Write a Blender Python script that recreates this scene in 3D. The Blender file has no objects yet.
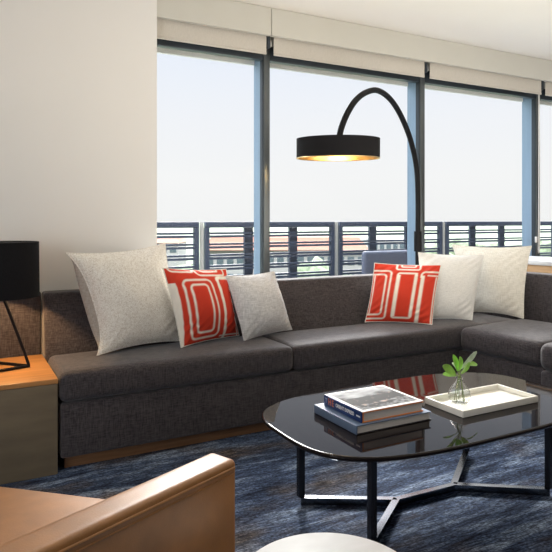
import bpy, bmesh, math, random
from mathutils import Vector, Matrix, noise
random.seed(7)
S = bpy.context.scene
COL = S.collection
S.view_settings.view_transform = 'Standard'
S.view_settings.look = 'None'
S.view_settings.gamma = 1.0
S.view_settings.exposure = 0.0
S.view_settings.use_curve_mapping = False

# ------------------------------------------------------------------ camera
EYE, FOC, HORIZON, VPX = 1.2, 600.0, 220.0, 1395.0
YAW = math.pi/2 - math.atan((VPX-276)/FOC)
FWD = Vector((math.sin(YAW), math.cos(YAW), 0)); RGT = Vector((math.cos(YAW), -math.sin(YAW), 0))
cd = bpy.data.cameras.new('camera'); cam = bpy.data.objects.new('camera', cd); COL.objects.link(cam)
cam.location = (0, 0, EYE); cam.rotation_euler = (math.pi/2, 0, -YAW)
cd.sensor_width = 36; cd.lens = 36*FOC/552; cd.shift_y = -(276-HORIZON)/552; cd.clip_start = .02; cd.clip_end = 4000
S.camera = cam

def ray(u, v):
    d = FWD + RGT*((u-276)/FOC); d.z = (HORIZON-v)/FOC; return d
def atz(u, v, z):
    d = ray(u, v); return Vector((0, 0, EYE)) + d*((z-EYE)/d.z)
def aty(u, v, y):
    d = ray(u, v); return Vector((0, 0, EYE)) + d*(y/d.y)

# ------------------------------------------------------------------ materials
def nodes_mat(name):
    m = bpy.data.materials.new(name); m.use_nodes = True
    nt = m.node_tree; b = nt.nodes['Principled BSDF']; return m, nt, b
def mat(name, col, rough=.5, metal=0, spec=.5, noise_amt=0, noise_scale=(20, 20, 20), bump=0, bump_scale=200, sheen=0, coat=0):
    m, nt, b = nodes_mat(name)
    b.inputs['Base Color'].default_value = (*col, 1); b.inputs['Roughness'].default_value = rough
    b.inputs['Metallic'].default_value = metal; b.inputs['Specular IOR Level'].default_value = spec
    b.inputs['Sheen Weight'].default_value = sheen; b.inputs['Coat Weight'].default_value = coat; b.inputs['Coat Roughness'].default_value = .35; b.inputs['Coat IOR'].default_value = 1.6
    tc = nt.nodes.new('ShaderNodeTexCoord')
    mp = nt.nodes.new('ShaderNodeMapping'); mp.inputs['Scale'].default_value = noise_scale
    nt.links.new(tc.outputs['Object'], mp.inputs['Vector'])
    n = nt.nodes.new('ShaderNodeTexNoise'); n.inputs['Scale'].default_value = 1; n.inputs['Detail'].default_value = 4
    nt.links.new(mp.outputs[0], n.inputs['Vector'])
    r = nt.nodes.new('ShaderNodeValToRGB')
    a = noise_amt
    r.color_ramp.elements[0].position = .3; r.color_ramp.elements[1].position = .7
    r.color_ramp.elements[0].color = (*[c*(1-a) for c in col], 1); r.color_ramp.elements[1].color = (*[min(1, c*(1+a)) for c in col], 1)
    nt.links.new(n.outputs['Fac'], r.inputs['Fac']); nt.links.new(r.outputs[0], b.inputs['Base Color'])
    if bump:
        n2 = nt.nodes.new('ShaderNodeTexNoise'); n2.inputs['Scale'].default_value = bump_scale; n2.inputs['Detail'].default_value = 3
        nt.links.new(tc.outputs['Object'], n2.inputs['Vector'])
        bp = nt.nodes.new('ShaderNodeBump'); bp.inputs['Strength'].default_value = bump; bp.inputs['Distance'].default_value = .004
        nt.links.new(n2.outputs['Fac'], bp.inputs['Height']); nt.links.new(bp.outputs[0], b.inputs['Normal'])
    return m
def fabric(name, dark, light, s=1.0, rough=.85, sheen=.15, bump=.3):
    """linen-like: slubs stretched along two thread directions"""
    m, nt, b = nodes_mat(name)
    tc = nt.nodes.new('ShaderNodeTexCoord'); outs = []
    for sc in ((260*s, 260*s, 26*s), (30*s, 30*s, 300*s)):
        mp = nt.nodes.new('ShaderNodeMapping'); mp.inputs['Scale'].default_value = sc
        nt.links.new(tc.outputs['Object'], mp.inputs['Vector'])
        n = nt.nodes.new('ShaderNodeTexNoise'); n.inputs['Scale'].default_value = 1; n.inputs['Detail'].default_value = 2
        nt.links.new(mp.outputs[0], n.inputs['Vector']); outs.append(n.outputs['Fac'])
    ad = nt.nodes.new('ShaderNodeMath'); ad.operation = 'ADD'; nt.links.new(outs[0], ad.inputs[0]); nt.links.new(outs[1], ad.inputs[1])
    h = nt.nodes.new('ShaderNodeMath'); h.operation = 'MULTIPLY'; h.inputs[1].default_value = .5; nt.links.new(ad.outputs[0], h.inputs[0])
    r = nt.nodes.new('ShaderNodeValToRGB'); r.color_ramp.elements[0].position = .36; r.color_ramp.elements[1].position = .64
    r.color_ramp.elements[0].color = (*dark, 1); r.color_ramp.elements[1].color = (*light, 1)
    nt.links.new(h.outputs[0], r.inputs['Fac']); nt.links.new(r.outputs[0], b.inputs['Base Color'])
    b.inputs['Roughness'].default_value = rough; b.inputs['Sheen Weight'].default_value = sheen; b.inputs['Specular IOR Level'].default_value = .3
    bp = nt.nodes.new('ShaderNodeBump'); bp.inputs['Strength'].default_value = bump; bp.inputs['Distance'].default_value = .003
    nt.links.new(h.outputs[0], bp.inputs['Height']); nt.links.new(bp.outputs[0], b.inputs['Normal'])
    return m
def nubby(name, dark, light, sc):
    m, nt, b = nodes_mat(name); tc = nt.nodes.new('ShaderNodeTexCoord')
    n = nt.nodes.new('ShaderNodeTexNoise'); n.inputs['Scale'].default_value = sc; n.inputs['Detail'].default_value = 3; n.inputs['Distortion'].default_value = 1.5
    nt.links.new(tc.outputs['Object'], n.inputs['Vector'])
    r = nt.nodes.new('ShaderNodeValToRGB'); r.color_ramp.elements[0].position = .36; r.color_ramp.elements[1].position = .56
    r.color_ramp.elements[0].color = (*dark, 1); r.color_ramp.elements[1].color = (*light, 1)
    nt.links.new(n.outputs['Fac'], r.inputs['Fac']); nt.links.new(r.outputs[0], b.inputs['Base Color'])
    b.inputs['Roughness'].default_value = .95; b.inputs['Specular IOR Level'].default_value = .2; b.inputs['Sheen Weight'].default_value = .2
    bp = nt.nodes.new('ShaderNodeBump'); bp.inputs['Strength'].default_value = .6; bp.inputs['Distance'].default_value = .004
    nt.links.new(n.outputs['Fac'], bp.inputs['Height']); nt.links.new(bp.outputs[0], b.inputs['Normal'])
    return m
def emit(name, col, s):
    m, nt, b = nodes_mat(name)
    b.inputs['Base Color'].default_value = (*col, 1); b.inputs['Emission Color'].default_value = (*col, 1); b.inputs['Emission Strength'].default_value = s
    return m
def clear(name, tint=(1, 1, 1), ior=1.45, gain=1.0):
    """thin clear glass: lets light straight through, mirrors by Fresnel"""
    m, nt, b = nodes_mat(name); nt.nodes.remove(b)
    out = nt.nodes['Material Output']
    t = nt.nodes.new('ShaderNodeBsdfTransparent'); t.inputs[0].default_value = (*tint, 1)
    g = nt.nodes.new('ShaderNodeBsdfGlossy'); g.inputs['Roughness'].default_value = .01; g.inputs[0].default_value = (1, 1, 1, 1)
    # Schlick reflectance from the facing angle, the same from both sides of the sheet
    f = nt.nodes.new('ShaderNodeLayerWeight'); f.inputs['Blend'].default_value = .5
    pw = nt.nodes.new('ShaderNodeMath'); pw.operation = 'POWER'; pw.inputs[1].default_value = 5; nt.links.new(f.outputs['Facing'], pw.inputs[0])
    f0 = ((ior-1)/(ior+1))**2
    k = nt.nodes.new('ShaderNodeMath'); k.operation = 'MULTIPLY_ADD'; k.inputs[1].default_value = gain*(1-f0); k.inputs[2].default_value = gain*f0; k.use_clamp = True
    nt.links.new(pw.outputs[0], k.inputs[0])
    mx = nt.nodes.new('ShaderNodeMixShader'); nt.links.new(k.outputs[0], mx.inputs[0])
    nt.links.new(t.outputs[0], mx.inputs[1]); nt.links.new(g.outputs[0], mx.inputs[2]); nt.links.new(mx.outputs[0], out.inputs[0])
    return m
def attr_mat(name, rough=.8, spec=.3, bump=.25, fine=900):
    m, nt, b = nodes_mat(name)
    a = nt.nodes.new('ShaderNodeAttribute'); a.attribute_name = 'Col'
    nt.links.new(a.outputs['Color'], b.inputs['Base Color']); b.inputs['Roughness'].default_value = rough; b.inputs['Specular IOR Level'].default_value = spec
    tc = nt.nodes.new('ShaderNodeTexCoord'); n = nt.nodes.new('ShaderNodeTexNoise'); n.inputs['Scale'].default_value = fine
    nt.links.new(tc.outputs['Object'], n.inputs['Vector'])
    bp = nt.nodes.new('ShaderNodeBump'); bp.inputs['Strength'].default_value = bump; bp.inputs['Distance'].default_value = .002
    nt.links.new(n.outputs['Fac'], bp.inputs['Height']); nt.links.new(bp.outputs[0], b.inputs['Normal'])
    return m

def rug_material():
    m, nt, b = nodes_mat('woven blue carpet')
    tc = nt.nodes.new('ShaderNodeTexCoord')
    def nz(scale, detail=4, rot=0, rough=.6, dist=0):
        mp = nt.nodes.new('ShaderNodeMapping'); mp.inputs['Scale'].default_value = scale; mp.inputs['Rotation'].default_value = (0, 0, rot)
        nt.links.new(tc.outputs['Object'], mp.inputs['Vector'])
        n = nt.nodes.new('ShaderNodeTexNoise'); n.inputs['Scale'].default_value = 1; n.inputs['Detail'].default_value = detail
        n.inputs['Roughness'].default_value = rough; n.inputs['Distortion'].default_value = dist
        nt.links.new(mp.outputs[0], n.inputs['Vector']); return n.outputs['Fac']
    def ramp(fac, stops):
        r = nt.nodes.new('ShaderNodeValToRGB'); e = r.color_ramp.elements
        while len(e) < len(stops): e.new(.5)
        for el, (p, c) in zip(e, stops): el.position = p; el.color = (*c, 1)
        nt.links.new(fac, r.inputs['Fac']); return r.outputs[0]
    def mix(fac, a, c, mode='MIX'):
        x = nt.nodes.new('ShaderNodeMix'); x.data_type = 'RGBA'; x.blend_type = mode
        if isinstance(fac, float): x.inputs[0].default_value = fac
        else: nt.links.new(fac, x.inputs[0])
        nt.links.new(a, x.inputs[6]); nt.links.new(c, x.inputs[7]); return x.outputs[2]
    base = ramp(nz((2.2, 13, 1), 5, .05, .65, .5), [(.34, (.012, .018, .040)), (.5, (.060, .090, .165)), (.64, (.22, .28, .39))])
    fine = ramp(nz((22, 130, 1), 3, .05, .7), [(.38, (.30, .30, .32)), (.66, (1.8, 1.8, 1.75))])
    fine2 = ramp(nz((90, 90, 1), 2, 0, .7), [(.35, (.35, .35, .35)), (.68, (1.75, 1.72, 1.68))])
    brown = ramp(nz((1.7, 3.2, 1), 4, .3), [(.50, (0, 0, 0)), (.68, (1, 1, 1))])
    bcol = ramp(nz((9, 40, 1), 4, .2), [(.35, (.03, .025, .028)), (.7, (.15, .125, .115))])
    c = mix(brown, base, bcol); c = mix(1.0, c, fine, 'MULTIPLY'); c = mix(.8, c, fine2, 'MULTIPLY')
    nt.links.new(c, b.inputs['Base Color']); b.inputs['Roughness'].default_value = .9; b.inputs['Specular IOR Level'].default_value = .2
    bp = nt.nodes.new('ShaderNodeBump'); bp.inputs['Strength'].default_value = .5; bp.inputs['Distance'].default_value = .006
    nt.links.new(nz((150, 150, 1), 2), bp.inputs['Height']); nt.links.new(bp.outputs[0], b.inputs['Normal'])
    return m

M = {
 'rug': rug_material(),
 'wall': mat('warm white paint', (.79, .785, .77), .7, noise_amt=.012, noise_scale=(2, 2, 2), bump=.04, bump_scale=150),
 'wall_dark': mat('taupe paint', (.20, .18, .16), .7, noise_amt=.02),
 'ceiling': mat('white ceiling paint', (.85, .83, .79), .75, noise_amt=.01, noise_scale=(2, 2, 2)),
 'fascia': mat('cream painted fascia', (.58, .575, .53), .55, noise_amt=.015, noise_scale=(3, 3, 3)),
 'blind': fabric('cream blind cloth', (.54, .515, .47), (.62, .59, .54), 2.0, .8, 0, .08),
 'frame': mat('dark bronze frame paint', (.032, .042, .055), .35, .3, noise_amt=.05),
 'mull': mat('grey mullion paint', (.11, .125, .135), .3, .55, noise_amt=.05),
 'fin': mat('pale blue aluminium', (.20, .29, .40), .4, .2, noise_amt=.06, noise_scale=(30, 30, 2)),
 'outtrim': mat('pale outer trim', (.72, .74, .72), .5),
 'pane': clear('window glass', (.985, .99, .99), 1.22, .15),
 'sofa': fabric('charcoal linen', (.0185, .0155, .0185), (.080, .067, .070), 1.0, .8, .25, .35),
 'plinth': mat('brown oak plinth', (.22, .11, .05), .5, noise_amt=.25, noise_scale=(4, 60, 60)),
 'table_side': mat('olive veneer', (.165, .130, .085), .5, noise_amt=.18, noise_scale=(3, 30, 14)),
 'table_top': mat('honey oak veneer', (.46, .22, .075), .4, noise_amt=.16, noise_scale=(5, 50, 30)),
 'black': mat('black metal', (.006, .006, .008), .5, 0, .2, noise_amt=.05),
 'shade': fabric('black shade cloth', (.003, .003, .005), (.009, .0085, .010), 3.0, .95, 0, .1),
 'gold': mat('gold lining', (.80, .58, .28), .28, 1, noise_amt=.06),
 'bulb': emit('warm bulb', (1, .84, .55), 6),
 'glass_top': mat('black lacquer top', (.012, .009, .009), .035, 0, .14, coat=.0, noise_amt=.1),
 'steel': mat('dark polished steel', (.17, .18, .20), .2, 1, noise_amt=.06),
 'steel_black': mat('black steel leg', (.016, .018, .024), .27, .0, noise_amt=.06),
 'tray': mat('ivory lacquer', (.88, .86, .79), .28, noise_amt=.01),
 'vase': clear('vase glass', (.985, .99, .985), 1.5, 1.2),
 'water': clear('water', (.97, .98, .965), 1.33),
 'leaf': mat('green leaf', (.27, .54, .08), .4, noise_amt=.3, noise_scale=(25, 25, 25)),
 'leaf_pale': mat('pale leaf back', (.45, .55, .38), .45, noise_amt=.25, noise_scale=(25, 25, 25)),
 'stem': mat('green stem', (.20, .28, .07), .5, noise_amt=.2),
 'paper': mat('page edges', (.62, .58, .54), .8, noise_amt=.12, noise_scale=(3, 3, 900)),
 'navy': mat('navy book cloth', (.016, .045, .17), .35, noise_amt=.08),
 'bluegrey': mat('blue grey cover', (.14, .20, .31), .4, noise_amt=.08),
 'orange': mat('orange endpaper edge', (.80, .27, .07), .5, noise_amt=.1),
 'darkboard': mat('dark cover board', (.02, .018, .022), .4, noise_amt=.1),
 'white': mat('white ink', (.85, .85, .85), .5),
 'paleink': mat('pale ink', (.50, .55, .66), .5),
 'orange_ink': mat('orange ink', (.80, .24, .10), .5),
 'leather': mat('tan leather', (.36, .155, .045), .45, 0, .5, coat=.22, noise_amt=.14, noise_scale=(14, 14, 14), bump=.12, bump_scale=260),
 'marble': mat('white stone top', (.80, .82, .84), .3, noise_amt=.05, noise_scale=(14, 30, 5)),
 'white_paint': mat('white painted metal', (.78, .78, .78), .4),
 'pillow_cream': nubby('cream boucle', (.60, .55, .48), (.86, .84, .79), 150),
 'pillow_grey': fabric('light grey linen', (.42, .42, .43), (.70, .70, .71), 1.0, .9, .2, .35),
 'pillow_pale': fabric('pale grey linen', (.66, .66, .65), (.84, .84, .82), 1.4, .9, .2, .2),
 'pillow_ivory': fabric('ivory weave', (.65, .63, .565), (.84, .82, .755), .8, .9, .2, .3),
 'pillow_back': fabric('taupe cloth', (.30, .27, .24), (.45, .41, .37), 1.2, .9, .1, .2),
 'red': attr_mat('red embroidered cloth'),
 'bookphoto': attr_mat('black and white cover print', .6, .15, 0),
 'rail': mat('dark blue rail paint', (.035, .048, .080), .5, noise_amt=.08),
 'rail_light': mat('pale post sleeve', (.40, .40, .38), .5, noise_amt=.05),
 'slab': mat('balcony concrete', (.42, .41, .39), .8, noise_amt=.1, noise_scale=(5, 5, 5)),
 'wicker': mat('blue grey outdoor weave', (.085, .10, .15), .6, noise_amt=.2, noise_scale=(120, 120, 120)),
 'ledge': mat('pale stone ledge', (.62, .64, .68), .22, noise_amt=.04, noise_scale=(8, 8, 8)),
 'ledge_wood': mat('light oak front', (.62, .40, .22), .45, noise_amt=.14, noise_scale=(4, 4, 40)),
 'terrain': mat('grass with haze colour', (.20, .235, .16), .9, noise_amt=.35, noise_scale=(.02, .02, .02)),  # grass paled: distance haze is put into the base colour
 'tree': mat('foliage with haze colour', (.15, .19, .115), .9, noise_amt=.45, noise_scale=(1.5, 1.5, 1.5)),  # foliage lightened in place of haze in the air
 'trunk': mat('grey bark', (.22, .17, .12), .9, noise_amt=.2),
 'bwall': mat('white render', (.24, .24, .235), .8, noise_amt=.04),
 'brick': mat('salmon brick with haze', (.30, .15, .105), .85, noise_amt=.12, noise_scale=(2, 2, 9)),  # roof colour paled to carry the distance haze
 'bglass': mat('blue grey window glass', (.06, .085, .10), .4, noise_amt=.1),
 'brass': mat('plain steel bracket', (.4, .4, .4), .3, .9),
 'chain': mat('white plastic', (.75, .75, .75), .4),
}

# ------------------------------------------------------------------ mesh helpers
def link(name, bm, m, parent=None, smooth=True, origin=None, angle=40):
    o_vec = Vector(origin) if origin is not None else (parent['_o'] if parent is not None else Vector((0, 0, 0)))
    o_vec = Vector(o_vec)
    bmesh.ops.translate(bm, verts=bm.verts, vec=-o_vec)
    bmesh.ops.recalc_face_normals(bm, faces=bm.faces)
    me = bpy.data.meshes.new(name); bm.to_mesh(me); bm.free()
    me.materials.append(m if not isinstance(m, str) else M[m])
    if smooth:
        for p in me.polygons: p.use_smooth = True
        me.set_sharp_from_angle(angle=math.radians(angle))
        for p in me.polygons:
            if len(p.vertices) > 8: p.use_smooth = False
    o = bpy.data.objects.new(name, me); COL.objects.link(o)
    if parent is not None: o.parent = parent
    else: o.location = o_vec
    o['_o'] = o_vec[:] if parent is None else list(o_vec)
    return o
def thing(name, label, cat, loc, group=None):
    o = bpy.data.objects.new(name, None); COL.objects.link(o); o.location = loc; o.empty_display_size = .1
    o['label'] = label; o['category'] = cat; o['_o'] = list(loc)
    if group: o['group'] = group
    return o
def tag(o, label, cat, group=None):
    o['label'] = label; o['category'] = cat
    if group: o['group'] = group
    return o
def struct(name, bm, m, smooth=False, origin=(0, 0, 0)):
    o = link(name, bm, m, None, smooth, origin); o['kind'] = 'structure'; return o

def box(x0, x1, y0, y1, z0, z1, bm=None):
    bm = bm or bmesh.new()
    vs = [bm.verts.new((x, y, z)) for x in (x0, x1) for y in (y0, y1) for z in (z0, z1)]
    for f in ((0, 1, 3, 2), (4, 6, 7, 5), (0, 4, 5, 1), (2, 3, 7, 6), (0, 2, 6, 4), (1, 5, 7, 3)):
        bm.faces.new([vs[i] for i in f])
    return bm
def rbox(x0, x1, y0, y1, z0, z1, r=.01, seg=3, inner=1, crown=0, bulge=0, fn=None, bm=None):
    """rounded box; crown lifts the top, bulge swells the sides, fn(v, lo, hi) bends it"""
    bm = bm or bmesh.new(); lo = (x0, y0, z0); hi = (x1, y1, z1)
    ax = []
    for a, b in zip(lo, hi):
        e = [a + r*(1-math.cos(k/seg*math.pi/2)) for k in range(seg+1)]
        inn = [a+r+(b-a-2*r)*k/inner for k in range(1, inner)]
        e2 = [b - r*(1-math.cos(k/seg*math.pi/2)) for k in range(seg, -1, -1)]
        ax.append(e+inn+e2)
    V = {}
    def vert(i, j, k):
        key = (i, j, k)
        if key in V: return V[key]
        p = Vector((ax[0][i], ax[1][j], ax[2][k])); q = Vector([min(max(p[t], lo[t]+r), hi[t]-r) for t in range(3)])
        d = p-q
        if d.length > 1e-9: p = q + d.normalized()*r
        s = [(p[t]-(lo[t]+hi[t])/2)/((hi[t]-lo[t])/2) for t in range(3)]
        if crown and s[2] > 0: p.z += crown*(1-s[0]**4)*(1-s[1]**4)*s[2]
        if bulge:
            p.x += bulge*s[0]*(1-s[1]**4)*(1-s[2]**2); p.y += bulge*s[1]*(1-s[0]**4)*(1-s[2]**2)
        if fn: p = fn(p, s)
        V[key] = bm.verts.new(p); return V[key]
    n = [len(a)-1 for a in ax]
    for t in range(3):
        u, w = [(1, 2), (0, 2), (0, 1)][t]
        for side in (0, n[t]):
            for a in range(n[u]):
                for b in range(n[w]):
                    q = []
                    for da, db in ((0, 0), (1, 0), (1, 1), (0, 1)):
                        idx = [0, 0, 0]; idx[t] = side; idx[u] = a+da; idx[w] = b+db; q.append(vert(*idx))
                    try: bm.faces.new(q)
                    except ValueError: pass
    return bm
def tube(pts, r, seg=10, bm=None, closed=False, caps=True):
    bm = bm or bmesh.new(); pts = [Vector(p) for p in pts]; rings = []; prev = None; N = len(pts)
    for i, p in enumerate(pts):
        if closed: t = (pts[(i+1) % N]-pts[i-1]).normalized()
        else: t = (pts[min(i+1, N-1)]-pts[max(i-1, 0)]).normalized()
        if prev is None:
            a = Vector((0, 0, 1)) if abs(t.z) < .9 else Vector((1, 0, 0)); n = t.cross(a).normalized()
        else: n = (prev-t*prev.dot(t)).normalized()
        prev = n; b = t.cross(n); rr = r(i/(N-1)) if callable(r) else r
        rings.append([bm.verts.new(p+(n*math.cos(2*math.pi*k/seg)+b*math.sin(2*math.pi*k/seg))*rr) for k in range(seg)])
    for i in range(N if closed else N-1):
        A, B = rings[i], rings[(i+1) % N]
        for k in range(seg): bm.faces.new((A[k], A[(k+1) % seg], B[(k+1) % seg], B[k]))
    if caps and not closed: bm.faces.new(rings[0]); bm.faces.new(rings[-1])
    return bm
def lathe(c, prof, seg=48, bm=None, close=False):
    """prof: (radius, z) pairs"""
    bm = bm or bmesh.new(); rings = []
    for r, z in prof:
        if r < 1e-6: rings.append([bm.verts.new((c[0], c[1], c[2]+z))])
        else: rings.append([bm.verts.new((c[0]+r*math.cos(2*math.pi*k/seg), c[1]+r*math.sin(2*math.pi*k/seg), c[2]+z)) for k in range(seg)])
    L = list(zip(rings, rings[1:])) + ([(rings[-1], rings[0])] if close else [])
    for A, B in L:
        for k in range(seg):
            k2 = (k+1) % seg
            if len(A) == 1 and len(B) == 1: continue
            if len(A) == 1: bm.faces.new((A[0], B[k2], B[k]))
            elif len(B) == 1: bm.faces.new((A[k], A[k2], B[0]))
            else: bm.faces.new((A[k], A[k2], B[k2], B[k]))
    return bm
def bez(p, n):
    """Catmull-Rom through points"""
    P = [Vector(q) for q in p]; P = [2*P[0]-P[1]] + P + [2*P[-1]-P[-2]]; out = []
    for i in range(1, len(P)-2):
        for k in range(n):
            t = k/n; a, b, c, d = P[i-1:i+3]
            out.append(.5*((2*b)+(c-a)*t+(2*a-5*b+4*c-d)*t*t+(3*b-3*c+d-a)*t**3))
    out.append(P[-2]); return out

# ------------------------------------------------------------------ room shell
CZ = 2.667
struct('floor', box(-3.2, 7.5, -3.2, 3.95, -.1, 0), 'rug')
struct('ceiling', box(-3.2, 7.5, -3.6, 4.15, CZ, CZ+.4), 'ceiling')
struct('wall_left', box(-3.2, 1.111, 3.64, 4.05, 0, CZ-.001), 'wall')
struct('wall_back', box(1.113, 7.5, 3.79, 3.93, 0, .30), 'wall')
struct('wall_front', box(-3.2, 7.5, -3.3, -3.2, 0, CZ-.001), 'wall_dark')
struct('wall_right', box(7.5, 7.6, -3.3, 4.05, 0, CZ-.001), 'wall_dark')
struct('wall_side', box(-3.3, -3.2, -3.3, 4.05, 0, CZ-.001), 'wall_dark')
struct('trim_1', rbox(1.113, 1.929, 3.665, 3.70, 2.475, CZ-.001, .004, 2), 'fascia')
struct('trim_2', rbox(1.933, 7.5, 3.665, 3.70, 2.475, CZ-.001, .004, 2), 'fascia')
struct('trim_3', box(1.113, 7.5, 3.78, 3.94, 2.44, CZ-.001), 'fascia')
struct('balcony_slab', box(-3, 12, 3.96, 5.7, -.35, -.08), 'slab')

# windows: right mullion at these x
GY = 3.825
mull = [.49, 1.930, 3.372, 4.781, 6.19]
for i in range(4):
    xa, xb = (mull[i]+.048, mull[i+1])
    if i == 0: xa = 1.113
    w = bpy.data.objects.new('window_%d' % (i+1), None); COL.objects.link(w); w['kind'] = 'structure'; w.location = ((xa+xb)/2, 3.8, .3)
    w['_o'] = list(w.location)
    f = rbox(xa, xb, 3.785, 3.845, 2.335, 2.438, .004, 2)
    rbox(xa, xb, 3.785, 3.845, .302, .36, .004, 2, bm=f)
    link('window_frame', f, 'frame', w)
    mb = rbox(xb, xb+.048, 3.78, 3.832, .302, 2.438, .004, 2)
    mu = link('mullion', mb, 'mull', w)
    fb = box(xb, xb+.044, 3.834, 3.942, .302, 2.44)
    link('mullion_fin', fb, 'fin', w)
    link('dark_gasket', box(xb-.006, xb-.0005, 3.79, 3.83, .362, 2.334), 'frame', w)
    link('outer_trim', box(xa, xb-.001, 3.93, 3.955, 2.328, 2.438), 'outtrim', w)
    link('pane', box(xa, xb-.007, GY+.02, GY+.024, .362, 2.334), 'pane', w, smooth=False)
    # roller blind hanging in front of each window
    lab = ['narrow part of cream roller blind above leftmost window beside the white wall',
           'cream roller blind above the window behind the arc lamp shade',
           'cream roller blind above the window right of the tall lamp pole',
           'cream roller blind cut by the right picture edge'][i]
    xl = xa if i == 0 else mull[i]+.04
    b = thing('roller_blind', lab, 'blind', ((xl+xb)/2, 3.72, 2.36), 'roller blinds along the window wall')
    link('blind_cloth', box(xl+.006, xb-.012, 3.719, 3.7215, 2.372, 2.60), 'blind', b, smooth=False)
    link('hem_bar', rbox(xl+.006, xb-.012, 3.714, 3.7265, 2.354, 2.371, .004, 2), 'blind', b)
    link('roller_tube', tube([(xl+.006, 3.735, 2.612), (xb-.012, 3.735, 2.612)], .022, 16), 'blind', b)
    if i < 3:
        br = link('end_bracket', rbox(xb-.008, xb+.014, 3.71, 3.765, 2.40, 2.62, .003, 2), 'frame', b)
        link('bracket_cap', rbox(xb+.016, xb+.03, 3.715, 3.75, 2.41, 2.455, .003, 2), 'brass', b)
    if i == 2:
        ch = tube(bez([(xb+.005, 3.755, 2.39), (xb+.012, 3.753, 1.8), (xb+.012, 3.752, 1.2), (xb+.004, 3.752, .93), (xb-.012, 3.752, .93), (xb-.004, 3.754, 1.25), (xb-.001, 3.755, 2.39)], 6), .0035, 6)
        link('pull_chain', ch, 'chain', b)
        link('chain_anchor', rbox(xb-.028, xb-.008, 3.762, 3.779, .99, 1.045, .006, 2), 'chain', b)

# ------------------------------------------------------------------ sofa
SF = 2.98
sofa = thing('sectional_sofa', 'charcoal linen L-shaped sectional sofa running below the windows with red and pale pillows', 'sofa', (1.9, 3.2, 0))
RX = 3.02
link('plinth', box(.47, 3.05, SF+.06, SF+.10, .001, .066), 'plinth', sofa)
PV = Vector((2.985, 2.98, 0)); RA = math.radians(5.5)
def turn(p, s=None): q = p-PV; return PV + Vector((q.x*math.cos(RA)-q.y*math.sin(RA), q.x*math.sin(RA)+q.y*math.cos(RA), q.z))
RX = 2.985
link('plinth', rbox(RX+.06, RX+.10, .8, SF+.05, .001, .066, .001, 1, fn=turn), 'plinth', sofa)
link('base', rbox(.445, 3.62, SF+.006, 3.50, .066, .326, .012, 3), 'sofa', sofa)
link('base', rbox(RX+.006, 3.62, 2.352, SF-.004, .066, .326, .012, 3, fn=turn), 'sofa', sofa)
link('base', rbox(RX-.05, 3.62, .8, 2.346, .066, .326, .016, 3, fn=turn), 'sofa', sofa)
link('seat_cushion', rbox(.440, 1.712, SF-.012, 3.41, .332, .478, .035, 4, 10, .008, .006), 'sofa', sofa)
link('seat_cushion', rbox(1.717, 3.62, SF-.012, 3.41, .332, .478, .035, 4, 12, .008, .004), 'sofa', sofa)
link('seat_cushion', rbox(RX-.012, 3.665, 2.356, SF-.018, .332, .480, .04, 4, 10, .018, .006, fn=turn), 'sofa', sofa)
link('seat_cushion', rbox(RX-.075, 3.665, .80, 2.348, .332, .490, .05, 5, 10, .018, .004, fn=turn), 'sofa', sofa)
def lean(p, s):
    if s[1] < 0: p.y -= .085*(1-s[2])/2
    return p
link('backrest', rbox(.432, 3.62, 3.50, 3.615, .342, .800, .018, 3, 6, fn=lean), 'sofa', sofa)
link('backrest', rbox(-.75, .428, 3.575, 3.625, .03, .800, .012, 3, 4), 'sofa', sofa)
def leanx(p, s):
    if s[0] < 0: p.x -= .02*(1-s[2])/2
    return turn(p)
link('backrest', rbox(3.725, 3.83, .8, 3.53, .06, .812, .02, 3, 6, fn=leanx), 'sofa', sofa)

# console behind the right arm of the sofa
led = thing('console_ledge', 'pale stone topped oak console behind the right end of the sofa', 'console', (4.1, 2.4, 0))
link('top_slab', rbox(3.84, 4.35, .9, 3.50, .862, .895, .004, 2, fn=turn), 'ledge', led)
link('body', rbox(3.86, 4.33, .92, 3.48, .001, .860, .004, 2, fn=turn), 'ledge_wood', led)

# ------------------------------------------------------------------ side table + lamp
st = thing('side_table', 'square veneer side table with honey oak top beside left end of sofa', 'side table', (.19, 3.27, 0))
def veneer(): return rbox(-.10, .430, SF, 3.565, .001, .428, .003, 2)
link('body', veneer(), 'table_side', st)
link('table_top', rbox(-.10, .432, SF-.002, 3.566, .4285, .452, .003, 2), 'table_top', st)

lc = Vector((.205, 3.30))
lamp = thing('table_lamp', 'black wire table lamp with black drum shade on the side table', 'lamp', (lc.x, lc.y, .452))
zt = .4525
feet = [Vector((.335, 3.275, zt+.008)), Vector((.08, 3.20, zt+.008)), Vector((.15, 3.47, zt+.008))]
apex = Vector((lc.x-.005, lc.y, .865))
for f in feet:
    nb = [g for g in feet if g is not f]
    inner = f + (apex-f)*.04
    link('leg', tube(bez([apex, apex.lerp(f, .5), apex.lerp(f, .96), f+(nb[0]-f)*.04], 5), .0075, 10), 'black', lamp)
link('base_ring', tube([feet[0], feet[1], feet[2], feet[0]], .0075, 10), 'black', lamp)
link('socket', lathe((lc.x, lc.y, .86), [(0, 0), (.018, 0), (.02, .06), (0, .06)], 20), 'black', lamp)
link('bulb', lathe((lc.x, lc.y, .925), [(0, 0), (.012, .0), (.028, .03), (.03, .05), (.02, .075), (0, .083)], 20), 'bulb', lamp)
SR = .182
link('lamp_shade', lathe((lc.x, lc.y, .812), [(SR, .004), (SR-.003, .278), (SR-.007, .278), (SR-.004, .004)], 64, close=True), 'shade', lamp)
link('shade_top', lathe((lc.x, lc.y, 1.084), [(0, 0), (SR-.0075, 0), (SR-.0075, .003), (0, .003)], 48), 'shade', lamp)
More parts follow.
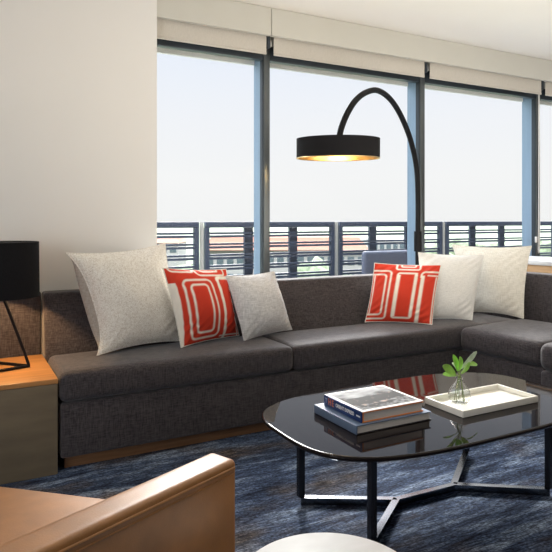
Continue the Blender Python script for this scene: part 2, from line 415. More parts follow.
link('shade_ring', tube([(lc.x+.02, lc.y, .93), (lc.x+SR-.006, lc.y, .95)], .003, 8, tube([(lc.x-.02, lc.y, .93), (lc.x-SR+.006, lc.y, .95)], .003, 8)), 'black', lamp)

# ------------------------------------------------------------------ arc floor lamp
pole0 = Vector((3.257, 3.68)); shc = aty(338, 148.3, 3.2)
arc = thing('arc_floor_lamp', 'tall black arc floor lamp with wide gold-lined drum shade over the sofa', 'floor lamp', (pole0.x, pole0.y, 0))
hd = (Vector((shc.x, shc.y))-pole0)
def on_plane(u, v):
    # where the sight line meets the upright plane through pole and shade
    d = ray(u, v); n = Vector((hd.y, -hd.x)); t = n.dot(pole0)/n.dot(Vector((d.x, d.y)))
    return Vector((0, 0, EYE)) + d*t
px = [(418.3, 200), (416.5, 168), (410.5, 140), (401, 116), (390, 99), (377.5, 90.5), (366, 92.5), (356, 100), (348, 112), (342, 126), (339, 138)]
path = [Vector((pole0.x, pole0.y, .02)), Vector((pole0.x, pole0.y, .6)), Vector((pole0.x, pole0.y, 1.0))] + [on_plane(*q) for q in px]
path[3].x, path[3].y = pole0.x, pole0.y
link('pole', tube(bez(path, 6), .0205, 14), 'black', arc)
link('base_plate', rbox(pole0.x-.2, pole0.x+.2, 3.622, 3.738, .001, .022, .005, 2), 'black', arc)
link('joint_sleeve', tube([(pole0.x, pole0.y, .95), (pole0.x, pole0.y, 1.11)], .031, 16), 'black', arc)
SH = .266; tilt = Matrix.Translation(shc) @ Matrix.Rotation(.04, 4, RGT) @ Matrix.Translation(-shc)
def tl_(bm): bmesh.ops.transform(bm, matrix=tilt, verts=bm.verts); return bm
zb = shc.z-.064; zt2 = shc.z+.060
link('lamp_shade', tl_(lathe((shc.x, shc.y, 0), [(SH, zb), (SH, zt2), (SH-.003, zt2), (SH-.003, zb)], 72, close=True)), 'shade', arc)
link('shade_lining', tl_(lathe((shc.x, shc.y, 0), [(SH-.0035, zb+.001), (SH-.0035, zt2-.001), (SH-.006, zt2-.001), (SH-.006, zb+.001)], 72, close=True)), 'gold', arc)
link('shade_cap', tl_(lathe((shc.x, shc.y, 0), [(0, zt2-.006), (SH-.007, zt2-.006), (SH-.007, zt2-.002), (0, zt2-.002)], 64)), 'gold', arc)
link('shade_rim', tl_(tube([(shc.x+(SH-.001)*math.cos(k*math.pi/36), shc.y+(SH-.001)*math.sin(k*math.pi/36), zb) for k in range(72)], .0035, 8, closed=True)), 'gold', arc)
for k in (0, 1, 2):
    a = 2*math.pi*k/3+.5
    link('bulb', lathe((shc.x+.12*math.cos(a), shc.y+.12*math.sin(a), zt2-.085), [(0, 0), (.022, .01), (.03, .03), (.022, .05), (.012, .078), (0, .078)], 20), 'bulb', arc)
    
# ------------------------------------------------------------------ coffee table
ct = thing('coffee_table', 'low black lacquer coffee table with rounded corners on dark steel legs', 'coffee table', (1.80, 1.98, 0))
TZ = .40; cx, cy, ta, tb, en = 1.800, 1.972, .722, .412, 3.3
def sup(a, s=1.0, off=0):
    c, d = math.cos(a), math.sin(a)
    return (cx+(ta+off)*abs(c)**(2/en)*math.copysign(1, c), cy+(tb+off)*abs(d)**(2/en)*math.copysign(1, d))
def outline(n=160):
    # even spacing along the curve
    P = [Vector(sup(2*math.pi*k/2000)) for k in range(2000)]; L = [0]
    for k in range(2000): L.append(L[-1]+(P[(k+1) % 2000]-P[k]).length)
    out = []; j = 0
    for k in range(n):
        t = L[-1]*k/n
        while L[j+1] < t: j += 1
        out.append(P[j])
    return out
O = outline()
bm = bmesh.new(); prof = [(-.030, -.022), (-.012, -.020), (-.004, -.014), (0, -.008), (-.002, -.003), (-.006, -.0005), (-.010, 0)]
rings = []
for off, dz in prof:
    ring = []
    for k, p in enumerate(O):
        t = (O[(k+1) % len(O)]-O[k-1]).normalized(); nrm = Vector((t.y, -t.x))
        ring.append(bm.verts.new((p.x+nrm.x*off, p.y+nrm.y*off, TZ+dz)))
    rings.append(ring)
for A, B in zip(rings, rings[1:]):
    for k in range(len(O)): bm.faces.new((A[k], A[(k+1) % len(O)], B[(k+1) % len(O)], B[k]))
bm.faces.new(rings[-1]); bm.faces.new(rings[0])
ttop = link('table_top', bm, 'glass_top', ct, angle=180)
for p in ttop.data.polygons:
    if len(p.vertices) > 8: p.use_smooth = False
LX0, LX1, LY0, LY1 = 1.318, 2.275, 1.768, 2.205
NA, NB = Vector((1.640, 1.985)), Vector((1.955, 1.975))
def bar(p, q, z0, z1, w, bm=None):
    bm = bm or bmesh.new(); p, q = Vector(p), Vector(q); t = (q-p).normalized(); n = Vector((-t.y, t.x))*w/2
    vs = [bm.verts.new((*(a+s*n), z)) for a in (p, q) for s in (-1, 1) for z in (z0, z1)]
    for f in ((0, 1, 3, 2), (4, 6, 7, 5), (0, 4, 5, 1), (2, 3, 7, 6), (0, 2, 6, 4), (1, 5, 7, 3)): bm.faces.new([vs[i] for i in f])
    return bm
legs = [(1.292, 2.188, NA), (1.348, 1.770, NA), (2.285, 2.225, NB), (2.288, 1.745, NB)]
for x, y, n in legs:
    link('leg', rbox(x-.0135, x+.0135, y-.0135, y+.0135, .0305, TZ-.0225, .002, 2), 'steel_black', ct)
    link('base_rail', bar((x, y), n, .002, .030, .028), 'steel', ct)
link('base_rail', bar(NA, NB, .0022, .0297, .026), 'steel', ct)

# ------------------------------------------------------------------ books
GB = 'books stacked on the coffee table'
bk = thing('book', 'blue grey hardback, lower book of the stack on the coffee table', 'book', (1.50, 1.97, TZ+.001), GB)
def book(root, x0, x1, y0, y1, z0, z1, cover, edge, t=.003):
    link('cover', box(x0, x1, y0, y1, z1-t, z1), cover, root, False)
    link('cover', box(x0, x1, y0, y1, z0, z0+t), edge, root, False)
    link('spine', rbox(x0-.002, x0+.004, y0, y1, z0, z1, .0015, 2), cover, root)
    link('pages', box(x0+.0045, x1-.005, y0+.004, y1-.004, z0+t+.0003, z1-t-.0003), 'paper', root, False)
book(bk, 1.318, 1.682, 1.823, 2.120, TZ+.001, TZ+.034, 'bluegrey', 'darkboard')
tb2 = thing('book', 'navy spined photo book with white bordered cover, on top of the stack', 'book', (1.50, 1.97, TZ+.035), GB)
bx0, bx1, by0, by1, bz0, bz1 = 1.352, 1.655, 1.838, 2.098, TZ+.035, TZ+.077
book(tb2, bx0, bx1, by0, by1, bz0, bz1, 'white', 'orange', .0035)
for ch in tb2.children:
    if ch.name.startswith('spine'):
        ch.data.materials[0] = M['navy']; spine2 = ch
    if ch.name.startswith('cover') and ch.data.materials[0] == M['white']: cov2 = ch
link('endpaper_edge', box(bx0+.004, bx1-.0005, by0-.0006, by0+.0035, bz1-.0062, bz1-.0025), 'orange', tb2, False)
link('endpaper_edge', box(bx0+.0042, bx0+.0085, by0-.0006, by0+.0035, bz0+.0036, bz1-.0064), 'orange', tb2, False)
# cover photograph: abstract black and white print inside a white border
bm = bmesh.new(); N = 60; g = []
for i in range(N+1):
    row = []
    for j in range(N+1): row.append(bm.verts.new((bx0+.016+(bx1-bx0-.030)*i/N, by0+.016+(by1-by0-.030)*j/N, bz1+.0006)))
    g.append(row)
for i in range(N):
    for j in range(N): bm.faces.new((g[i][j], g[i+1][j], g[i+1][j+1], g[i][j+1]))
pic = link('cover_print', bm, 'bookphoto', cov2, False)
ca = pic.data.color_attributes.new('Col', 'FLOAT_COLOR', 'POINT')
for k, v in enumerate(pic.data.vertices):
    i, j = divmod(k, N+1); a, b = i/N, j/N
    n1 = noise.fractal(Vector((a*5, b*7, 1.3)), 1, 2, 5); n2 = noise.fractal(Vector((a*14, b*14, 5)), 1, 2, 3)
    d = max(0, 1-abs((b-.44+.10*math.sin(a*5))/.30))      # dark carriage-like band across the middle
    val = .42+.25*n1 if b > .60 else .20+.30*n2
    val -= .55*d**.5
    val += .35*max(0, n2)*d
    if .16 < b-.10*a < .24: val += .45*max(0, .5+n1)
    val = max(.008, min(.6, val*.75))
    tint = (1.15, .86, .74) if n2 > .22 and d > .3 else (.96, 1, 1.06)
    ca.data[k].color = (val*tint[0], val*tint[1], val*tint[2], 1)
def spine_text(txt, y_left, z_mid, size, m, parent, xface, sx=1.0):
    c = bpy.data.curves.new('lettering', 'FONT'); c.body = txt; c.size = size; c.align_x = 'LEFT'; c.align_y = 'CENTER'; c.extrude = .0003; c.offset = .0007
    t = bpy.data.objects.new('lettering_tmp', c); COL.objects.link(t)
    bpy.context.view_layer.update()
    me = bpy.data.meshes.new_from_object(t.evaluated_get(bpy.context.evaluated_depsgraph_get()))
    bpy.data.objects.remove(t)
    # text x runs along -Y on the spine face, text y along Z, facing -X
    mt = Matrix(((0, 0, -1, xface), (-sx, 0, 0, y_left), (0, 1, 0, z_mid), (0, 0, 0, 1)))
    me.transform(mt); b2 = bmesh.new(); b2.from_mesh(me); bpy.data.meshes.remove(me)
    return link('spine_lettering', b2, m, parent, False)
zm = (bz0+bz1)/2
spine_text('T', by1-.010, zm, .026, 'paleink', spine2, bx0-.0025)
spine_text('H', by1-.034, zm, .036, 'orange_ink', spine2, bx0-.0025, .8)
spine_text('E', by1-.060, zm, .036, 'orange_ink', spine2, bx0-.0025, .8)
spine_text('ORIENT EXPRESS', by1-.088, zm, .0195, 'white', spine2, bx0-.0025, .84)
link('spine_mark', box(bx0-.0028, bx0-.0021, by0+.008, by0+.032, zm-.003, zm+.003), 'white', spine2, False)

# ------------------------------------------------------------------ tray, vase, sprig
tx0, tx1, ty0, ty1 = 1.808, 2.258, 1.776, 2.000; z0 = TZ+.0008; zr = TZ+.029
tr = thing('serving_tray', 'ivory lacquer rectangular tray on the black coffee table', 'tray', (2.03, 1.89, TZ))
link('tray_floor', rbox(tx0+.011, tx1-.011, ty0+.011, ty1-.011, z0, z0+.007, .002, 2), 'tray', tr)
wb = rbox(tx0, tx1, ty0, ty0+.0105, z0, zr, .002, 2); rbox(tx0, tx1, ty1-.0105, ty1, z0, zr, .002, 2, bm=wb)
rbox(tx0, tx0+.0105, ty0+.0107, ty1-.0107, z0, zr, .002, 2, bm=wb); rbox(tx1-.0105, tx1, ty0+.0107, ty1-.0107, z0, zr, .002, 2, bm=wb)
link('tray_rim', wb, 'tray', tr)
vc = atz(459.5, 402.5, TZ+.009); vz = TZ+.0082
vs = thing('bud_vase', 'small clear glass bulb vase of water on the ivory tray', 'vase', (vc.x, vc.y, vz))
vp = [(0, .0005), (.030, .0005), (.040, .006), (.0475, .020), (.049, .036), (.045, .052), (.035, .070), (.0225, .086), (.0150, .096), (.0140, .103), (.0165, .110)]
link('glass_bulb', lathe((vc.x, vc.y, vz), vp + [(r-.0018, z) if r > .01 else (0, .003) for r, z in reversed(vp[1:])] + [(0, .003)], 40), 'vase', vs)
wp = [(0, .0034), (.030, .0036), (.0385, .008), (.0452, .021), (.0466, .036), (.0440, .048), (0, .048)]
link('water', lathe((vc.x, vc.y, vz), wp, 40), 'water', vs)

sp = thing('plant_sprig', 'green paddle-leaf sprig standing in the glass vase', 'plant', (vc.x, vc.y, vz+.01))
def leaf(base, tip, width, nhint, m, curl=.006):
    base, tip = Vector(base), Vector(tip); ax = tip-base; L = ax.length; ax.normalize()
    nh = Vector(nhint); nh = (nh-ax*nh.dot(ax)).normalized(); sd = ax.cross(nh)
    bm = bmesh.new(); rows = []; n = 14
    for i in range(n+1):
        t = i/n
        w = width/2*(.10+.90*max(0, math.sin(math.pi*min(1, .08+.92*t**1.55)))**.75) if t < .995 else .0012
        if i == 0: w = .0018
        row = []
        for s in (-1, -.5, 0, .5, 1):
            p = base+ax*(L*t)+sd*(w*s)+nh*(curl*math.sin(t*math.pi)-.0035*(1-abs(s))*math.sin(t*math.pi))
            row.append(p)
        rows.append(row)
    for off in (1, -1):
        G = [[bm.verts.new(p+nh*.0006*off) for p in r] for r in rows]
        for i in range(n):
            for j in range(4): bm.faces.new((G[i][j], G[i+1][j], G[i+1][j+1], G[i][j+1]))
        if off == 1: G1 = G
        else:
            for i in range(n):
                for j in (0, 4): bm.faces.new((G1[i][j], G1[i+1][j], G[i+1][j], G[i][j]))
            for i in (0, n):
                for j in range(4): bm.faces.new((G1[i][j], G1[i][j+1], G[i][j+1], G[i][j]))
    return link('leaf', bm, m, sp, angle=80)
def vpt(u, v, dy=0): return aty(u, v, vc.y+dy)
neck = Vector((vc.x, vc.y, vz+.108)); tocam = -FWD
base = vpt(459, 376)
specs = [((455.5, 374), (442.5, 366), .030, -.02, 'leaf', (0, -1, .35)), ((456, 375.5), (442.8, 374.5), .022, .02, 'leaf', (0, -.6, .8)),
         ((457.5, 371), (453.2, 354.5), .021, .01, 'leaf', (0, -1, .1)), ((458.8, 371), (460.3, 356.5), .026, -.01, 'leaf', (.2, -1, .1)),
         ((460.5, 369), (476.8, 351.2), .017, .0, 'leaf_pale', (-.3, -1, .2)), ((461, 374), (469.5, 362), .021, -.03, 'leaf', (.2, -1, .2)),
         ((467, 365), (477, 364), .019, .03, 'leaf', (.1, -.7, .7)), ((456.5, 369), (452.3, 362.5), .015, .035, 'leaf_pale', (0, -1, .3))]
for b0, t0, w, dy, m, nh in specs: leaf(vpt(*b0, dy*.4), vpt(*t0, dy), w*1.28, nh, m)
for k, (b0, t0, w, dy, m, nh) in enumerate(specs):
    e = vpt(*b0, dy*.4); a = k*2.4
    lowp = Vector((vc.x+.022*math.cos(a), vc.y+.022*math.sin(a), vz+.008))
    if k in (6, 7): continue
    nk = neck+Vector((.006*math.cos(a), .006*math.sin(a), 0))
    link('stem', tube(bez([lowp, lowp.lerp(nk, .6), nk, e], 5), .0016, 7), 'stem', sp)
link('stem', tube([vpt(461, 372), vpt(467.2, 365, .012)], .0012, 7), 'stem', sp)

# ------------------------------------------------------------------ cushions
def pillow(name, label, group, bl, br, tl, tr_, thick, m, zseat=.490, ltop=.15, rtop=.15, back=None, colfn=None, N=44, pinch=.035, puff=0):
    BL = atz(*bl, zseat); BR = atz(*br, zseat)
    TL = aty(*tl, BL.y+ltop); TR = aty(*tr_, BR.y+rtop)
    c = (BL+BR)/2
    nrm = ((BR-BL).cross(TL-BL)).normalized()      # towards the room
    if nrm.y > 0: nrm = -nrm
    print(name, 'w %.2f %.2f h %.2f %.2f' % ((BR-BL).length, (TR-TL).length, (TL-BL).length, (TR-BR).length))
    root = thing(name, label, 'cushion', (c.x, c.y, zseat), group)
    ks = [k/N for k in range(N+1)]
    P = [math.sin((k-.5)*math.pi)*.5*.55+(k-.5)*.45+.5 for k in ks]
    def pos(s, t, side):
        a, b = 2*s-1, 2*t-1
        ins_x = 1-pinch*(1-b*b)*abs(a)**2; ins_y = 1-pinch*(1-a*a)*abs(b)**2
        s2, t2 = .5+a*ins_x/2, .5+b*ins_y/2
        p = BL.lerp(BR, s2).lerp(TL.lerp(TR, s2), t2)
        h = thick*.62*((1-abs(a)**2.1)*(1-abs(b)**2.1))**.70
        h *= 1+.10*1.6*noise.noise(Vector((s*3+thick*40, t*3, len(label)*1.7)))*(1-a*a)*(1-b*b)
        # wrinkles that run in from the corners
        wr = .0042*math.sin((a-b)*22+3*noise.noise(Vector((a*2, b*2, 3.1+thick))))*min(1, abs(a*b)*2.0)*(1-max(abs(a), abs(b))**6)
        p = p + nrm*(side*h+ (wr if side > 0 else 0))
        if puff:      # stuffing that swells the cloth past the seam on the left
            xd = (BR-BL).normalized(); e = (1-b**4)
            p += xd*(.045*puff*e*max(0, 1-s*2.2))
            if side < 0: p -= xd*(.075*puff*e*math.sin(math.pi*min(1, s/.30))**.6) if s < .30 else Vector((0, 0, 0))
        if p.z < zseat: p.z = zseat+(p.z-zseat)*.05
        return p
    for side, pn in ((1, 'front_panel'), (-1, 'back_panel')):
        bm = bmesh.new(); G = [[bm.verts.new(pos(P[i], P[j], side)) for j in range(N+1)] for i in range(N+1)]
        for i in range(N):
            for j in range(N): bm.faces.new((G[i][j], G[i+1][j], G[i+1][j+1], G[i][j+1]))
        # recalc would flip an open sheet at random: orientation does not matter for a diffuse cloth
        o = link(pn, bm, m if side > 0 else (back or m), root, angle=180)
        if colfn:
            ca = o.data.color_attributes.new('Col', 'FLOAT_COLOR', 'POINT')
            for k in range(len(o.data.vertices)):
                i, j = divmod(k, N+1)
                ca.data[k].color = (*colfn(P[i], P[j]), 1) if side > 0 else (.72, .68, .60, 1)
    edge = [pos(P[i], 0, 0) for i in range(N)] + [pos(1, P[j], 0) for j in range(N)] + [pos(P[N-i], 1, 0) for i in range(N)] + [pos(0, P[N-j], 0) for j in range(N)]
    pm = {'red': 'pillow_ivory'}.get(m, m)
    link('seam_piping', tube(edge, .0032, 6, closed=True), pm, root)
    return root

RED, IV = (.62, .045, .020), (.86, .81, .72)
def sdr(x, y, x0, x1, y0, y1, r):
    cx_, cy_ = (x0+x1)/2, (y0+y1)/2; qx = abs(x-cx_)-(x1-x0)/2+r; qy = abs(y-cy_)-(y1-y0)/2+r
    return math.hypot(max(qx, 0), max(qy, 0))+min(max(qx, qy), 0)-r
def band(d, w, s=.008): return max(0, min(1, (w/2+s-abs(d))/(2*s)))
def mixc(f): return tuple(RED[i]*(1-f)+IV[i]*f for i in range(3))
def pat_left(x, y):     # cushion at the left: nested long loops
    x += .01*math.sin(y*5)
    f = max(band(sdr(x, y, .15, .56, .055, .83, .07), .028), band(sdr(x, y, .235, .475, .13, .76, .05), .028),
            band(sdr(x, y, .685, 1.3, -.4, .86, .05), .052) if x < .74 or y > .8 else 0,
            band(sdr(x, y, .42, .90, .90, 1.3, .05), .026), band(sdr(x, y, .52, .80, .965, 1.3, .03), .024),
            band(x-.955, .022) if y < .84 else 0, band(y-.035, .018) if x > .6 else 0)
    if x < .05+.03*math.sin(y*3): f = max(f, min(1, (.05+.03*math.sin(y*3)-x)/.012)) if y < .80 else f
    if x < .45 and y > .8: f = max(f, band(sdr(x, y, .04, .40, .955, 1.4, .06), .024))
    return mixc(f)
def pat_right(x, y):    # cushion at the corner: hook, slot and bracket
    f = max(band(sdr(x, y, -.5, .285, .055, .865, .05), .026), band(sdr(x, y, -.5, .215, .125, .80, .05), .026) if x > -.1 else 0,
            band(sdr(x, y, .385, .665, .075, .83, .035), .030),
            band(x-.400, .050) if .10 < y < .80 else 0, band(x-.655, .042) if .1 < y < .84 else 0,
            band(x-.76, .055) if y < .80 else 0, band(sdr(x, y, .735, 1.5, -.5, .865, .07), .028) if y > .76 else 0,
            band(y-.80, .022) if x > .83 else 0,
            band(sdr(x, y, .35, .70, .90, 1.3, .03), .026), band(sdr(x, y, .42, .63, .955, 1.3, .02), .022),
            band(x-.975, .020) if y < .78 else 0, band(x-.03, .018) if .12 < y < .8 else 0)
    return mixc(f)
G1 = 'throw pillows on the sofa'
pillow('throw_pillow', 'large cream nubby throw pillow leaning at the left end of the sofa', G1, (97, 355.5), (187, 341), (65.5, 253), (165, 243.5), .17, 'pillow_cream', ltop=.16, rtop=.10, back='pillow_back', pinch=.085, puff=1)
pillow('throw_pillow', 'red throw pillow with ivory nested loops between the cream and grey pillows', G1, (181, 347.5), (239, 335.5), (163, 268), (226, 269), .15, 'red', ltop=.08, rtop=-.04, colfn=pat_left, N=110, pinch=.05)
pillow('throw_pillow', 'mid grey linen throw pillow right of the left red patterned pillow', G1, (244, 340.5), (292, 329.5), (226, 276), (274, 271.5), .14, 'pillow_grey', ltop=.08, rtop=-.03, pinch=.05)
pillow('throw_pillow', 'ivory woven throw pillow in the sofa corner, behind the pale grey one', G1, (468, 312), (523.5, 318.5), (452, 244.5), (531.5, 246), .125, 'pillow_ivory', ltop=.07, rtop=.01, pinch=.075)
pillow('throw_pillow', 'pale grey throw pillow between the right red pillow and the ivory corner pillow', G1, (419, 319.5), (472, 320), (418.5, 252.5), (484, 255), .13, 'pillow_pale', ltop=.08, rtop=.10, pinch=.05)
pillow('throw_pillow', 'red throw pillow with ivory brackets in front of the pale grey corner pillow', G1, (365, 322), (432, 324.5), (374.5, 263), (441, 265), .14, 'red', ltop=.02, rtop=.12, colfn=pat_right, N=110, pinch=.045)

# ------------------------------------------------------------------ tan lounge chair, seen from beside its arm
ch_f = Vector((.667, .745, 0)); ch_r = Vector((.745, -.667, 0))          # facing, and its own right side
lc_ = thing('lounge_chair', 'tan leather lounge chair with flared arms in the near left foreground', 'armchair', (.12, 1.52, 0))
ad = Vector((.915, .404, 0)); an = Vector((-.404, .915, 0)); AF = Vector((.606, 1.329, 0))
def fr(o, a, b):
    """map local (x along a, y along b, z) to the world"""
    def g(p, s): return o + a*p.x + b*p.y + Vector((0, 0, p.z))
    return g
# arm: local x runs back from the front end, y runs inwards
def arm(o, a, b, nm='arm'):
    r = link(nm, rbox(-.80, 0, 0, .085, .10, .62, .014, 4, 4, fn=fr(o, a, b)), 'leather', lc_)
    pts = [o + a*x + b*.010 + Vector((0, 0, .604)) for x in (-.79, -.5, -.2, -.012)]
    pts = [o + a*x - b*.0008 + Vector((0, 0, .602)) for x in (-.79, -.5, -.2, -.012)]
    link('welt', tube(pts, .0035, 8), 'leather', r)
    pts = [o + a*x - b*.0004 + Vector((0, 0, .588)) for x in (-.79, -.5, -.2, -.012)]
    link('welt', tube(pts, .0022, 8), 'leather', r)
    return r
arm(AF, ad, an)
SW = .92
mid = Vector((.626, 1.42, 0)) - ch_r*SW/2
def mirror(v): d = Vector(v)-mid; return mid + ch_f*d.dot(ch_f) - ch_r*d.dot(ch_r)
def mdir(v): v = Vector(v); return ch_f*v.dot(ch_f) - ch_r*v.dot(ch_r)
arm(mirror(AF), mdir(ad), mdir(an))
tan24 = .40
def seatfn(p, s):
    # narrows towards the back between the flared arms, front corners rounded
    half = (SW/2-.012) - tan24*(-p.x)
    q = p.y/(SW/2)
    x = p.x - .05*abs(q)**6*(1+p.x/.6 if p.x > -.6 else 0)
    return mid + ch_f*x + ch_r*(q*half) + Vector((0, 0, p.z))
link('seat', rbox(-.64, -.004, -SW/2, SW/2, .20, .452, .03, 4, 10, .012, fn=seatfn), 'leather', lc_)
hb = SW/2 - tan24*.645 + .02
link('backrest', rbox(-.735, -.648, -hb, hb, .10, .62, .03, 4, 4, fn=lambda p, s: mid+ch_f*p.x+ch_r*p.y+Vector((0, 0, p.z))), 'leather', lc_)
for sx, sy in ((-.06, .36), (-.06, -.36), (-.55, .18), (-.55, -.18)):
    c = mid+ch_f*sx+ch_r*sy
    link('leg', lathe((c.x, c.y, .001), [(0, 0), (.014, 0), (.022, .198), (0, .198)], 16), 'black', lc_)

# ------------------------------------------------------------------ round stool/table
stc = Vector((.690, 1.046))
rt = thing('round_side_table', 'round white topped side table at the bottom edge beside the tan chair', 'side table', (stc.x, stc.y, 0))
link('table_top', lathe((stc.x, stc.y, .425), [(0, 0), (.191, 0), (.197, .004), (.199, .012), (.197, .021), (.192, .025), (0, .025)], 96), 'marble', rt)
link('pedestal', lathe((stc.x, stc.y, .016), [(0, 0), (.03, 0), (.022, .05), (.022, .36), (.05, .4085), (0, .4085)], 32), 'white_paint', rt)
link('base', lathe((stc.x, stc.y, .001), [(0, 0), (.14, 0), (.14, .008), (.03, .0145), (0, .0145)], 48), 'white_paint', rt)

# ------------------------------------------------------------------ balcony railing (panels 1.485 m wide)
RY = 5.2; PW = 1.4865; X0 = 2.030
rl = ['dark slatted balcony railing panel partly behind the white wall', 'dark slatted balcony railing panel behind the left red pillow and the grey pillow',
      'dark slatted balcony railing panel behind the outdoor chair', 'dark slatted balcony railing panel behind the ivory pillows', 'dark slatted balcony railing panel at the right picture edge', 'dark slatted balcony railing panel farthest right']
for n in range(-1, 4):
    xa = X0+n*PW; xb = xa+PW
    rp = thing('railing_panel', rl[n+1], 'railing', (xa+PW/2, RY, -.08), 'balcony railing panels')
    link('top_rail', rbox(xa+.012, xb-.052, RY-.025, RY+.025, 1.128, 1.182, .004, 2), 'rail', rp)
    z = 1.067
    for k in range(10):
        link('slat', box(xa+.044, xb-.084, RY-.014, RY+.014, z, z+.019), 'rail', rp, False)
        link('slat', box(xa+.044, xb-.084, RY-.014, RY+.014, z-.031, z-.009), 'rail', rp, False)
        z -= .102
    link('post', box(xa+.008, xa+.050, RY-.022, RY+.022, -.078, 1.128), 'rail', rp, False)
    link('post', box(xb-.096, xb-.052, RY-.022, RY+.022, -.078, 1.128), 'rail', rp, False)
    for q in (1/3, 2/3):
        xm = xa+PW*q-.026
        link('post', box(xm-.045, xm+.045, RY+.016, RY+.045, -.078, 1.127), 'rail', rp, False)
    link('post_sleeve', box(xb-.036, xb-.004, RY-.010, RY+.010, -.078, 1.178), 'rail_light', rp, False)

# outdoor chair on the balcony
oc = thing('outdoor_chair', 'blue grey woven outdoor chair on the balcony, its back to the glass', 'chair', (3.72, 4.86, -.08))
link('backrest', rbox(3.395, 4.05, 4.58, 4.64, .32, .905, .035, 4, 2), 'wicker', oc)
link('seat', rbox(3.43, 4.02, 4.645, 5.12, .30, .38, .03, 3, 2), 'wicker', oc)
for x in (3.45, 3.98):
    for y in (4.67, 5.08): link('leg', box(x, x+.03, y, y+.03, -.079, .298), 'rail', oc, False)
for x in (3.395, 3.99): link('armrest', rbox(x, x+.05, 4.645, 5.1, .52, .56, .012, 3), 'wicker', oc)

# ------------------------------------------------------------------ the town beyond
GZ = -16.0
bm = bmesh.new()
vs_ = [bm.verts.new(p) for p in ((-1500, 9, GZ), (2600, 9, GZ), (3800, 3600, GZ), (-3000, 3600, GZ))]; bm.faces.new(vs_)
struct('ground', bm, 'terrain')
def dirpt(u, dist):
    d = ray(u, HORIZON); return Vector((d.x*dist, d.y*dist, 0))
def building(label, u0, u1, dist, ztop, roof, wallm, rows, cols, roofh, zfac=None):
    a, b = dirpt(u0, dist), dirpt(u1, dist); c = (a+b)/2; t = (b-a).normalized(); n = Vector((-t.y, t.x, 0)); W = (b-a).length; D = 14
    root = thing('building', label, 'building', (c.x, c.y, GZ), 'buildings beyond the balcony')
    def fn(p, s): return c + t*p.x + n*p.y + Vector((0, 0, p.z))
    wl = link('wall', rbox(-W/2, W/2, 0, D, GZ, ztop, .05, 1, fn=fn), wallm, root)
    if roof:
        def rf(p, s):
            k = .72 if s[2] > 0 else 1.03
            return c + t*(p.x*(1-(1-k)*.35 if s[2] > 0 else p.x*1.02/p.x if False else 1)) + n*((p.y-D/2)*k+D/2) + Vector((0, 0, p.z))
        link('roof', rbox(-W/2-.5, W/2+.5, -.6, D+.6, ztop+.02, ztop+roofh, .05, 1, fn=rf), roof, root)
    for r in range(rows):
        for k in range(cols):
            x = -W/2+W*(k+.5)/cols; z = ztop-1.6-r*2.7; hw = W/cols*.33
            link('window', rbox(x-hw, x+hw, -.08, .02, z-.75, z+.6, .02, 1, fn=fn), 'bglass', root)
    return root
building('long salmon roofed building seen through the railing left of the lamp pole', 205, 366, 95, -3.6, 'brick', 'bwall', 2, 16, 2.0)
building('white low block seen through the railing right of the salmon roof', 372, 412, 130, -3.0, None, 'bwall', 2, 6, 0)
building('small white house seen through the railing at far left', 120, 178, 150, -4.6, 'brick', 'bwall', 1, 6, 1.2)
def tree(u, dist, h, r, label):
    p = dirpt(u, dist); root = thing('tree', label, 'tree', (p.x, p.y, GZ), 'trees beyond the balcony')
    bm = bmesh.new(); bmesh.ops.create_icosphere(bm, subdivisions=4, radius=1)
    off = Vector((u*.37, dist*.11, 2))
    for v in bm.verts:
        d = v.co.normalized(); k = 1+.30*noise.fractal(d*2.2+off, 1, 2, 4)
        v.co = Vector((d.x*r*k, d.y*r*k, d.z*h*.42*k))+Vector((p.x, p.y, GZ+h*.60))
    link('crown', bm, 'tree', root, angle=180)
    link('trunk', tube([(p.x, p.y, GZ), (p.x, p.y, GZ+h*.35)], .3, 8), 'trunk', root)
tl = []
for k, u in enumerate((166, 182, 214, 236, 256, 318, 346, 384, 414, 430, 444, 458, 472, 486, 500, 514, 528, 544, 560)):
    d = (58, 74)[k % 2] if u < 370 else 58+14*((k*3) % 7)
    h = (16-1-.030*d + (k % 3)*.7 if u > 400 else 10.5+(k % 3)*.6); tr_ = 4.2+(k % 2)*.5; q = dirpt(u, d)
    if (u > 420 or u < 366) and all((q-dirpt(*o_[:2])).length > 13.5 for o_ in tl): tl.append((u, d, h, tr_))
ords = ['first', 'second', 'third', 'fourth', 'fifth', 'sixth', 'seventh', 'eighth', 'ninth', 'tenth', 'eleventh', 'twelfth', 'thirteenth', 'fourteenth', 'fifteenth', 'sixteenth', 'seventeenth', 'eighteenth', 'nineteenth']
tl.sort()
for k, (u, d, h, r) in enumerate(tl): tree(u, d, h, r, 'pale green tree beyond the balcony railing, %s tree from the left' % ords[k])

# ------------------------------------------------------------------ light
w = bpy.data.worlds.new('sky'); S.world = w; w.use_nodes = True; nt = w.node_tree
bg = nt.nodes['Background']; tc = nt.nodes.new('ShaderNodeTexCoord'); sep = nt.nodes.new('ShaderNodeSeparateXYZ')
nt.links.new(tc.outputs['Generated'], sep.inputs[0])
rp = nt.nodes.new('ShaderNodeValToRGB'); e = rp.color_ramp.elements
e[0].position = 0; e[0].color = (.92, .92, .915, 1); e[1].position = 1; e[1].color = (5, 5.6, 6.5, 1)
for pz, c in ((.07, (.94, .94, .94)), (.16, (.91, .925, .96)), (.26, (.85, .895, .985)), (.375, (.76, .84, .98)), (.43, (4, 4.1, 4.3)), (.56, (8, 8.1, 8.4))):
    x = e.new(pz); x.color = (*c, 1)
nt.links.new(sep.outputs['Z'], rp.inputs[0]); nt.links.new(rp.outputs[0], bg.inputs['Color']); bg.inputs['Strength'].default_value = 1.0

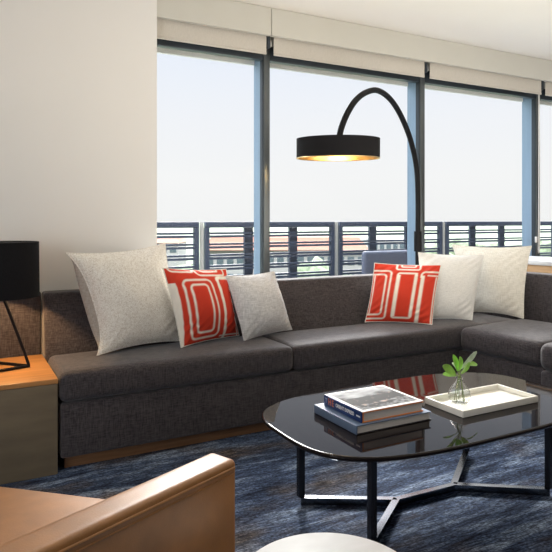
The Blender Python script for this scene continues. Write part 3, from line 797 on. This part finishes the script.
def sun(name, rot, en, col):
    l = bpy.data.lights.new(name, 'SUN'); l.energy = en; l.color = col; l.angle = math.radians(3)
    o = bpy.data.objects.new(name, l); COL.objects.link(o); o.rotation_euler = rot
def area(name, loc, target, sx, sy, en, col, spread=180):
    l = bpy.data.lights.new(name, 'AREA'); l.shape = 'RECTANGLE'; l.size = sx; l.size_y = sy; l.energy = en; l.color = col; l.spread = math.radians(spread)
    o = bpy.data.objects.new(name, l); COL.objects.link(o); o.location = loc
    o.rotation_euler = (Vector(target)-Vector(loc)).to_track_quat('-Z', 'Y').to_euler()
def point(name, loc, en, col, r=.03):
    l = bpy.data.lights.new(name, 'POINT'); l.energy = en; l.color = col; l.shadow_soft_size = r
    o = bpy.data.objects.new(name, l); COL.objects.link(o); o.location = loc
def added_glare_sun(az, el, en, ang, col):
    l = bpy.data.lights.new('added_glare_sun', 'SUN'); l.energy = en; l.color = col; l.angle = math.radians(ang)
    o = bpy.data.objects.new('added_glare_sun', l); COL.objects.link(o)
    a, e_ = math.radians(az), math.radians(el)
    o.rotation_euler = Vector((-math.sin(a)*math.cos(e_), -math.cos(a)*math.cos(e_), -math.sin(e_))).to_track_quat('-Z', 'Y').to_euler()
added_glare_sun(24, 31, 5.5, 15, (1, .965, .92))  # added second sun, aimed in through the windows for glare on upward faces
sun('sun', (math.radians(38), 0, math.radians(-18)), 1.5, (1, .96, .9))
area('left_fill_light', (-3.0, .3, 1.35), (1.6, 3.4, 1.0), 3.2, 1.9, 95, (.91, .955, 1.0))  # added fill from the left; the wall there has no window
area('ceiling_fill_uplight', (3.4, .9, 1.3), (3.7, 1.6, 2.67), 5.0, 2.2, 92, (1, .90, .76))  # added uplight fill floating mid-room
area('warm_ceiling_fill', (.3, 2.3, 2.655), (.45, 3.2, 0), 1.0, .5, 10, (1, .80, .55))  # added warm wash for the wall, an unseen lamp without a fitting
point('table_lamp_glow', (lc.x+.06, lc.y, .93), 16, (1, .60, .27), .02)
point('arc_lamp_glow', (shc.x, shc.y, zb+.03), 2.2, (1, .74, .38), .05)

for o in bpy.data.objects:
    if '_o' in o: del o['_o']
